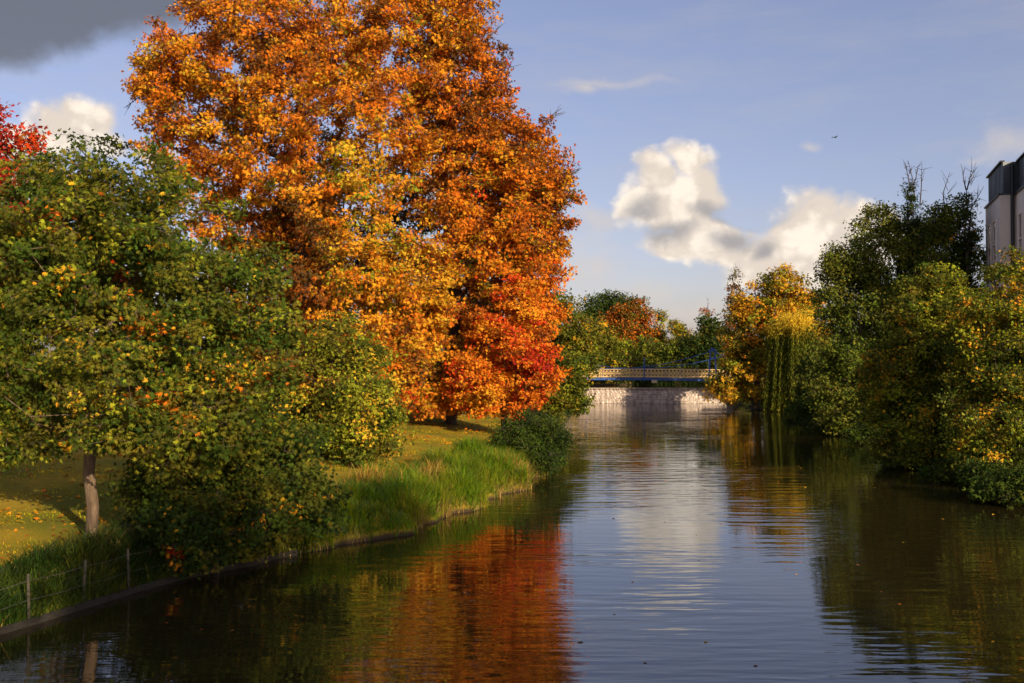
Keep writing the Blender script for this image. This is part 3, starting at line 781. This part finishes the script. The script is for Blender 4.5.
for hgt in (.55, .98):
    mb = MB()
    for (xa, ya), (xb, yb) in zip(tops[:-1], tops[1:]):
        mb.tube([(xa, ya, hgt), ((xa+xb)/2, (ya+yb)/2, hgt-.03), (xb, yb, hgt)], .006, 4)
    mb.build('wire', M['wire'], fence)

# ------------------------------------------------------------------ weir
def build_weir():
    x0, x1 = 6.5, 29.0
    root = thing('weir', ((x0+x1)/2, 124.5, 0), 'stepped weir with white water spilling down below the footbridge', 'weir')
    n = 6; H = 1.78
    prof = []
    for i in range(n):
        y = 125.6 - i*.3; z = H - i*H/n
        prof += [(y, z), (y - .04, z - H/n*.86)]
        prof[-1] = (y-.05, z-H/n)
        prof[-2] = (y, z-.02)
    prof = [(126.2, H-.02)] + prof
    xs = np.linspace(x0, x1, 150); r = rs(70)
    V = []
    for x in xs:
        for (y, z) in prof: V.append((x, y + r.normal(0, .012), z + r.normal(0, .006)))
    k = len(prof)
    Q = [(i*k+j, i*k+j+1, (i+1)*k+j+1, (i+1)*k+j) for i in range(len(xs)-1) for j in range(k-1)]
    quads('spilling_water', V, Q, M['cascade'], root, smooth=False)
    mb = MB(); mb.box((x0-.5, 124.6, -1.5), (x1+.5, 126.6, -.02)); mb.box((x0-.5, 126.25, -.02), (x1+.5, 126.6, H-.06))
    mb.build('stone_sill', M['stone'], root)
    mb = MB(); xs2 = np.linspace(x0, x1, 90)
    yo = 123.85 + r.normal(0, .07, 90); wd = np.abs(r.normal(.22, .12, 90)) + .05
    mb.add([(x, y, .012) for x, y in zip(xs2, yo)] + [(x, y-w, .012) for x, y, w in zip(xs2, yo, wd)], [(i, 90+i, 91+i, i+1) for i in range(89)])
    mb.build('foam', M['cascade'], root)
    mb = MB(); mb.box((x0, 125.85, H-.05), (x1, 126.1, H+.10)); mb.build('crest', M['stone'], root)
build_weir()

# ------------------------------------------------------------------ footbridge
def build_bridge():
    Yn, Yf = 128.0, 131.2
    sk = 4.3
    def X(px): return (px-512)/F*128
    xa, xb = X(500), X(728)
    zd = 2.92
    root = thing('suspension_footbridge', ((xa+xb)/2, 129.6, zd), 'blue suspension footbridge with cream lattice parapets crossing above the weir', 'bridge')
    def near(x, z): return np.array([x, Yn, z])
    def far(x, z): return np.array([x+sk, Yf, z])
    def arch(x): return zd + .22*(1-((x-(xa+xb)/2)/((xb-xa)/2))**2)
    n = 26; xs = np.linspace(xa, xb, n+1)
    mb = MB()
    for a, b in zip(xs[:-1], xs[1:]):
        v = [near(a, arch(a)), near(b, arch(b)), far(b, arch(b)), far(a, arch(a))]
        v = v + [p_ - np.array([0, 0, .12]) for p_ in v]
        mb.add(v, [(0,1,2,3), (7,6,5,4), (0,4,5,1), (2,6,7,3), (1,5,6,2), (3,7,4,0)])
    mb.build('deck', M['deck'], root)
    for fn, dy in ((near, -.09), (far, .09)):
        mb = MB()
        for a, b in zip(xs[:-1], xs[1:]): mb.bar(fn(a, arch(a)-.22)+[0, dy, 0], fn(b, arch(b)-.22)+[0, dy, 0], .12, .26)
        mb.build('girder', M['blue_paint'], root)
        mb = MB()
        m = 62; xx = np.linspace(xa, xb, m+1)
        for a, b in zip(xx[:-1], xx[1:]):
            z0, z1 = arch(a), arch(b)
            mb.bar(fn(a, z0+.10), fn(b, z1+.92), .04, .05); mb.bar(fn(a, z0+.92)+[0, .06, 0], fn(b, z1+.10)+[0, .06, 0], .04, .05)
            mb.bar(fn(a, z0+.02), fn(a, z0+1.0), .045, .045, (0, 1, 0))
            mb.bar(fn(a, z0+.5)-[0, .05, 0], fn(b, z1+.5)-[0, .05, 0], .03, .05)
            mb.bar(fn(a, z0+1.02), fn(b, z1+1.02), .09, .07); mb.bar(fn(a, z0+.08), fn(b, z1+.08), .07, .10)
        mb.build('parapet', M['cream_paint'], root)
        xt0, xt1 = X(508), X(712)
        for xt in (xt0, xt1):
            c = fn(xt, 0)+[0, dy*4, 0]
            mb = MB()
            for s in (-.55, .55): mb.bar(c+[s, 0, zd-.8], c+[s*.5, 0, zd+3.55], .15, .18)
            mb.box(tuple(c+[-.42, -.15, zd+3.55]), tuple(c+[.42, .15, zd+3.8])); mb.box(tuple(c+[-.15, -.1, zd+3.8]), tuple(c+[.15, .1, zd+4.0]))
            for zz in (2.6,): mb.box(tuple(c+[-.45, -.08, zd+zz]), tuple(c+[.45, .08, zd+zz+.18]))
            mb.build('tower', M['blue_paint'], root)
        def cz(x): u = (x-(xt0+xt1)/2)/((xt1-xt0)/2); return zd + 1.30 + 2.35*u*u
        cx_ = np.linspace(xt0, xt1, 24)
        P = [fn(x, cz(x))+[0, dy*4, 0] for x in cx_]
        mb = MB(); mb.tube(P, .04, 6)
        mb.tube([P[0], fn(xt0-7, zd+.2)+[0, dy*4, 0]], .055, 6); mb.tube([P[-1], fn(xt1+7, zd+.2)+[0, dy*4, 0]], .055, 6)
        mb.build('cable', M['blue_paint'], root, True)
        for x in np.linspace(xt0, xt1, 14)[1:-1]:
            a = fn(x, arch(x)-.1)+[0, dy*4, 0]; b = fn(x, cz(x))+[0, dy*4, 0]
            mb = MB(); mb.tube([a, b], .022, 5); mb.build('hanger', M['blue_paint'], root)
    mb = MB(); c = near(X(644), 0); mb.bar(c+[0, -.25, zd-.3], c+[0, -.25, zd+2.75], .13, .13); mb.build('lamp_post', M['blue_paint'], root)
    mb = MB(); c = near(X(654), zd-.32); mb.box(tuple(c+[-.35, -.24, -.18]), tuple(c+[.35, -.18, .18])); mb.build('plaque', M['sign'], root)
    for xx in (xa-1.2, xb+.2):
        mb = MB(); v = [(xx, Yn-.6, -1), (xx+3.2, Yn-.6, -1), (xx+3.2+sk*.8, Yf+.6, -1), (xx+sk*.8, Yf+.6, -1)]
        mb.add([(a, b, c_) for a, b, c_ in v]+[(a, b, zd-.14) for a, b, c_ in v], [(0,1,5,4), (1,2,6,5), (2,3,7,6), (3,0,4,7), (4,5,6,7)])
        mb.build('abutment', M['brick'], root)
build_bridge()

# small landing post by the water under the golden tree
c = at(748, 397, 112)
root = thing('mooring_frame', (float(c[0]), 108.5, 0), 'small pale timber frame at the waterline under the golden tree', 'landing')
for s in (-.35, .35):
    mb = MB(); mb.box((c[0]+s-.08, 108.4, -.6), (c[0]+s+.08, 108.56, 1.15)); mb.build('post', M['timber'], root)
mb = MB(); mb.box((c[0]-.5, 108.38, 1.15), (c[0]+.5, 108.58, 1.3)); mb.build('cap_rail', M['timber'], root)
mb = MB(); mb.box((c[0]-.9, 107.9, .1), (c[0]+2.6, 109.6, .22)); mb.build('platform', M['timber'], root)

# ------------------------------------------------------------------ building on the right bank
def build_block():
    A0 = np.array([36.2, 76.0]); d = np.array([-2.1, -6.5]); bk = np.array([1.1, 0.0])
    nb = 2; z0, zc, zt = 1.5, 17.2, 19.5
    root = thing('stone_building', (36.2, 76.0, 1.5), 'pale stone building with a dark metal attic and stepped bays at the right edge', 'building')
    outl = []
    p = A0.copy(); bays = []
    for i in range(nb):
        q = p + d; bays.append((p.copy(), q.copy())); outl += [p.copy(), q.copy()]; p = q + bk
    dep = np.array([9.0, -.6])
    mw, mr = MB(), MB()
    for (a, b) in bays:
        poly = [b, b+dep+bk*0, a+dep, a]
        mw.prism(poly, z0-3, zc)
    mw.build('wall', M['concrete'], root)
    nrm = np.array([-6.5, 2.1])/math.hypot(6.5, 2.1); u = d/np.linalg.norm(d)
    for (a, b) in bays:
        ins = -nrm*.22
        poly = [b+ins, b+dep*.98+ins, a+dep*.98+ins, a+ins]
        mr.prism(poly, zc+.012, zt)
    mr.build('attic_cladding', M['zinc'], root)
    ms, mt = MB(), MB()
    for (a, b) in bays:
        ln = np.linalg.norm(b-a)
        for s in np.arange(.35, ln, .62):
            c_ = a + u*s - nrm*.2
            ms.bar((*c_, zc+.05), (*c_, zt), .05, .07, (0, 1, 0))
        cc = a+u*.0; e = b
        mt.bar((*(cc-nrm*.05), zc+.03), (*(e-nrm*.05), zc+.03), .34, .12)
        mt.bar((*(cc-nrm*.18), zt+.05), (*(e-nrm*.18), zt+.05), .3, .1)
    ms.build('standing_seams', M['zinc'], root); mt.build('coping', M['pipe'], root)
    for (a, b) in bays[:5]:
        for s in (1.5, 4.0):
            for zz in (15.6, 11.6, 7.6):
                c0 = a+u*s; c1 = a+u*(s+1.35)
                fr = MB()
                for (e0, e1) in ((c0, c0+u*.1), (c1-u*.1, c1)):
                    m_ = (e0+e1)/2 + nrm*.03; fr.bar((*m_, zz-3.4), (*m_, zz), .1, .12, (*u, 0))
                for zzz in (zz-3.4, zz-1.7, zz): fr.bar((*(c0+nrm*.03), zzz), (*(c1+nrm*.03), zzz), .12, .1)
                f = fr.build('window', M['concrete'], root)
                pn = MB(); m0, m1 = c0+u*.1+nrm*.012, c1-u*.1+nrm*.012
                pn.bar((*((m0+m1)/2), zz-3.3), (*((m0+m1)/2), zz-.1), np.linalg.norm(m1-m0), .02, (*nrm, 0))
                o = pn.build('pane', M['glass'], f, origin=root.location)
    for (a, b) in bays[:5]:
        c_ = b + bk*.75 + np.array([0, -.14])
        pp = MB(); pp.tube([(*c_, z0), (*c_, zc-.1), (*c_, zt-.2)], .13, 8); pp.build('downpipe', M['pipe'], root)
build_block()

# ------------------------------------------------------------------ a bird
c = at(835, 137.5, 90)
bird = thing('flying_bird', tuple(c), 'tiny dark bird flying in the sky right of the white clouds', 'bird', rz=.5)
mb = MB(); mb.tube([(-.2, 0, 0), (-.1, 0, .01), (.05, 0, .01), (.15, 0, .03), (.2, 0, .02)], [.005, .04, .055, .035, .005], 8); mb.build('body', M['bird'], bird, True, origin=(0, 0, 0))
for s in (-1, 1):
    v = [(-.06, 0, .03), (.08, 0, .03), (.09, s*.2, .1), (-.05, s*.2, .1), (.03, s*.42, .06), (-.04, s*.42, .06)]
    v += [(a, b, c_-.012) for a, b, c_ in v]
    mb = MB(); mb.add(v, [(0,1,2,3), (3,2,4,5), (6,9,8,7), (9,11,10,8), (0,3,9,6), (1,7,8,2), (2,8,10,4), (3,5,11,9), (4,10,11,5)])
    mb.build('wing', M['bird'], bird, origin=(0, 0, 0))

# ------------------------------------------------------------------ light and sky
SUN_EL = math.radians(20.0)
SUN_AZ = math.radians(145.0)          # clockwise from +Y: behind the camera, to its right
to_sun = np.array([math.sin(SUN_AZ)*math.cos(SUN_EL), math.cos(SUN_AZ)*math.cos(SUN_EL), math.sin(SUN_EL)])
ld = bpy.data.lights.new('sun', 'SUN'); ld.energy = 5.0; ld.angle = math.radians(.5); ld.color = (1.0, .80, .56)
lo = bpy.data.objects.new('sun', ld); COL.objects.link(lo)
from mathutils import Vector
lo.rotation_euler = Vector(tuple(to_sun)).to_track_quat('Z', 'Y').to_euler(); lo.location = (30, -40, 40)

W = bpy.data.worlds.new('World'); S.world = W; W.use_nodes = True
W.node_tree.nodes.clear()
g = NT(W.node_tree)
sky = g.n('ShaderNodeTexSky', sky_type='NISHITA', sun_disc=False, sun_elevation=SUN_EL, sun_rotation=SUN_AZ, air_density=1.0, dust_density=1.2, ozone_density=1.6)
dirv = g.vec('NORMALIZE', g.n('ShaderNodeTexCoord').outputs['Generated'])
sx = g.n('ShaderNodeSeparateXYZ', ins={0: dirv})
az = g.math('ARCTAN2', sx.outputs[0], sx.outputs[1]); el = g.math('ARCSINE', sx.outputs[2])
ae = g.n('ShaderNodeCombineXYZ', ins={0: az, 1: el, 2: 0.0}).outputs[0]


def sky_ae(px, py):
    v = at(px, py, 1.0) - np.array([0, 0, CAMZ]); v /= np.linalg.norm(v)
    return math.atan2(v[0], v[1]), math.asin(v[2])


def blobs(co, L):
    """union of soft ellipses in azimuth / elevation"""
    acc = None
    for (px, py, rx, ry) in L:
        a, e = sky_ae(px, py)
        d = g.vec('SUBTRACT', co, (a, e, 0)); d = g.vec('MULTIPLY', d, (F/rx, F/ry, 0))
        q = g.math('SUBTRACT', 1.0, g.vec('LENGTH', d, out=1))
        acc = q if acc is None else g.n('ShaderNodeMath', operation='SMOOTH_MAX', ins={0: acc, 1: q, 2: .25}).outputs[0]
    return acc


def cloud(L, n_scale, amp, soft, puff=False):
    """density of one cloud and the same cloud a little lower (for its bright top and grey foot)"""
    w1 = g.noise(g.vec('MULTIPLY', dirv, (1, 1, 1.25)), n_scale, 7, .58)
    nz = g.math('SUBTRACT', w1.outputs['Fac'], .5)
    w2 = g.noise(g.vec('MULTIPLY', dirv, (1, 1, 1.25)), n_scale*.45, 2, .5)
    warp = g.vec('MULTIPLY', g.vec('SUBTRACT', w2.outputs['Color'], (.5, .5, .5)), (.07, .05, 0))
    co = g.vec('ADD', ae, warp)
    b = blobs(co, L)
    dens = g.math('ADD', b, g.math('MULTIPLY', nz, amp))
    if puff:
        wv = g.vec('ADD', dirv, g.vec('MULTIPLY', g.vec('SUBTRACT', w1.outputs['Color'], (.5, .5, .5)), (.035, .035, .035)))
        for sc_, k_ in ((26, .40), (70, .26)):
            vo = g.n('ShaderNodeTexVoronoi', feature='SMOOTH_F1', ins={'Vector': wv, 'Scale': sc_, 'Smoothness': .35})
            pf = g.math('SUBTRACT', .45, vo.outputs['Distance'])
            dens = g.math('ADD', dens, g.math('MULTIPLY', pf, k_))
            PUFF.append(pf)
    mask = g.step(dens, -.04, soft)
    return dens, mask, nz, co


PUFF = []
WHITE = [(655, 180, 34, 30), (690, 165, 30, 28), (672, 205, 62, 36), (640, 200, 26, 26), (705, 195, 26, 34), (700, 240, 66, 26), (760, 248, 70, 28), (812, 228, 56, 42), (800, 250, 60, 36), (850, 255, 46, 34), (790, 276, 70, 22), (855, 225, 34, 30), (878, 240, 30, 34), (780, 262, 60, 24), (830, 262, 40, 20), (640, 195, 20, 24),
         (65, 132, 48, 36), (20, 140, 40, 30), (105, 150, 26, 16), (10, 170, 60, 30), (160, 155, 30, 14), (450, 160, 40, 40)]
d1, m1, n1, co1 = cloud(WHITE, 22, 1.25, .50, True)
GREY = [(638, 208, 26, 22), (660, 232, 46, 14), (735, 216, 60, 11), (720, 240, 30, 14), (690, 285, 40, 10), (760, 245, 22, 12), (50, 160, 60, 12), (655, 270, 30, 10)]
gsh = g.math('ADD', blobs(co1, GREY), g.math('ADD', g.math('MULTIPLY', n1, 1.2), g.math('MULTIPLY', PUFF[0], -.7)))
shade = g.step(gsh, -.05, .95)
lump = g.noise(g.vec('MULTIPLY', dirv, (1, 1, 1.4)), 34, 5, .6)
bil = g.math('ADD', g.math('MULTIPLY', PUFF[0], 1.1), g.math('ADD', g.math('MULTIPLY', PUFF[1], .6), lump.outputs['Fac']))
lit = g.mix(g.step(bil, .22, .80), (5.3, 4.6, 3.95), (7.2, 6.3, 5.3))
ccol = g.mix(g.math('MULTIPLY', shade, .8), lit, (2.25, 2.2, 2.35))
DARK = [(70, -8, 130, 40), (20, -2, 90, 52), (140, -22, 70, 45), (-60, 10, 120, 55)]
d2, m2, n2, co2 = cloud(DARK, 14, .9, .45)
THIN = [(592, 225, 24, 24), (600, 262, 26, 30), (585, 270, 30, 30), (610, 82, 90, 8), (580, 88, 30, 10), (1005, 142, 34, 20), (975, 152, 24, 8), (805, 143, 14, 9), (690, 308, 46, 14), (640, 290, 40, 14), (760, 300, 90, 14), (560, 250, 40, 50), (720, 328, 60, 10), (640, 318, 50, 8)]
d3, m3, n3, co3 = cloud(THIN, 30, 2.0, 1.35)
# loose cloud over the rest of the sky, away from the view
nb_ = g.noise(g.vec('MULTIPLY', dirv, (1, 1, 2.2)), 3.2, 7, .6)
behind = g.step(sx.outputs[1], .55, .1)
mb_sky = g.math('MULTIPLY', g.math('MULTIPLY', g.step(nb_.outputs['Fac'], .50, .66), behind), .8)
# faint high veil
veil = g.noise(g.vec('MULTIPLY', dirv, (1.0, 1.0, 5.0)), 5, 6, .6)
vm = g.math('MULTIPLY', g.step(veil.outputs['Fac'], .42, .75), .28)
base = g.mix(.22, g.mix(1.0, sky.outputs[0], (1.02, .86, .98), 'MULTIPLY'), (2.5, 2.6, 3.3))
c = g.mix(vm, base, (3.6, 3.4, 3.5))
c = g.mix(mb_sky, c, (4.4, 4.1, 3.8))
c = g.mix(g.math('MULTIPLY', m3, .62), c, (4.7, 4.2, 3.8))
c = g.mix(m1, c, ccol)
c = g.mix(g.math('MULTIPLY', m2, .86), c, (.95, 1.0, 1.12))
bg = g.n('ShaderNodeBackground', ins={'Color': c, 'Strength': 0.112})
wo = g.n('ShaderNodeOutputWorld'); g.t.links.new(bg.outputs[0], wo.inputs['Surface'])

# ------------------------------------------------------------------ camera and picture
cd = bpy.data.cameras.new('camera'); cd.sensor_width = 36.0; cd.lens = 36.0*F/1024; cd.clip_end = 5000; cd.clip_start = .1
co = bpy.data.objects.new('camera', cd); COL.objects.link(co)
co.location = (0, 0, CAMZ); co.rotation_euler = (math.radians(90) + PITCH, 0, 0)
S.camera = co
vs = S.view_settings
S.display_settings.display_device = 'sRGB'
vs.view_transform = 'Standard'; vs.look = 'None'; vs.gamma = 1.0; vs.use_curve_mapping = False; vs.exposure = 0.43
S.render.engine = 'CYCLES'
cy = S.cycles
cy.max_bounces = 6; cy.diffuse_bounces = 3; cy.glossy_bounces = 3; cy.transmission_bounces = 4; cy.transparent_max_bounces = 4
cy.use_denoising = True
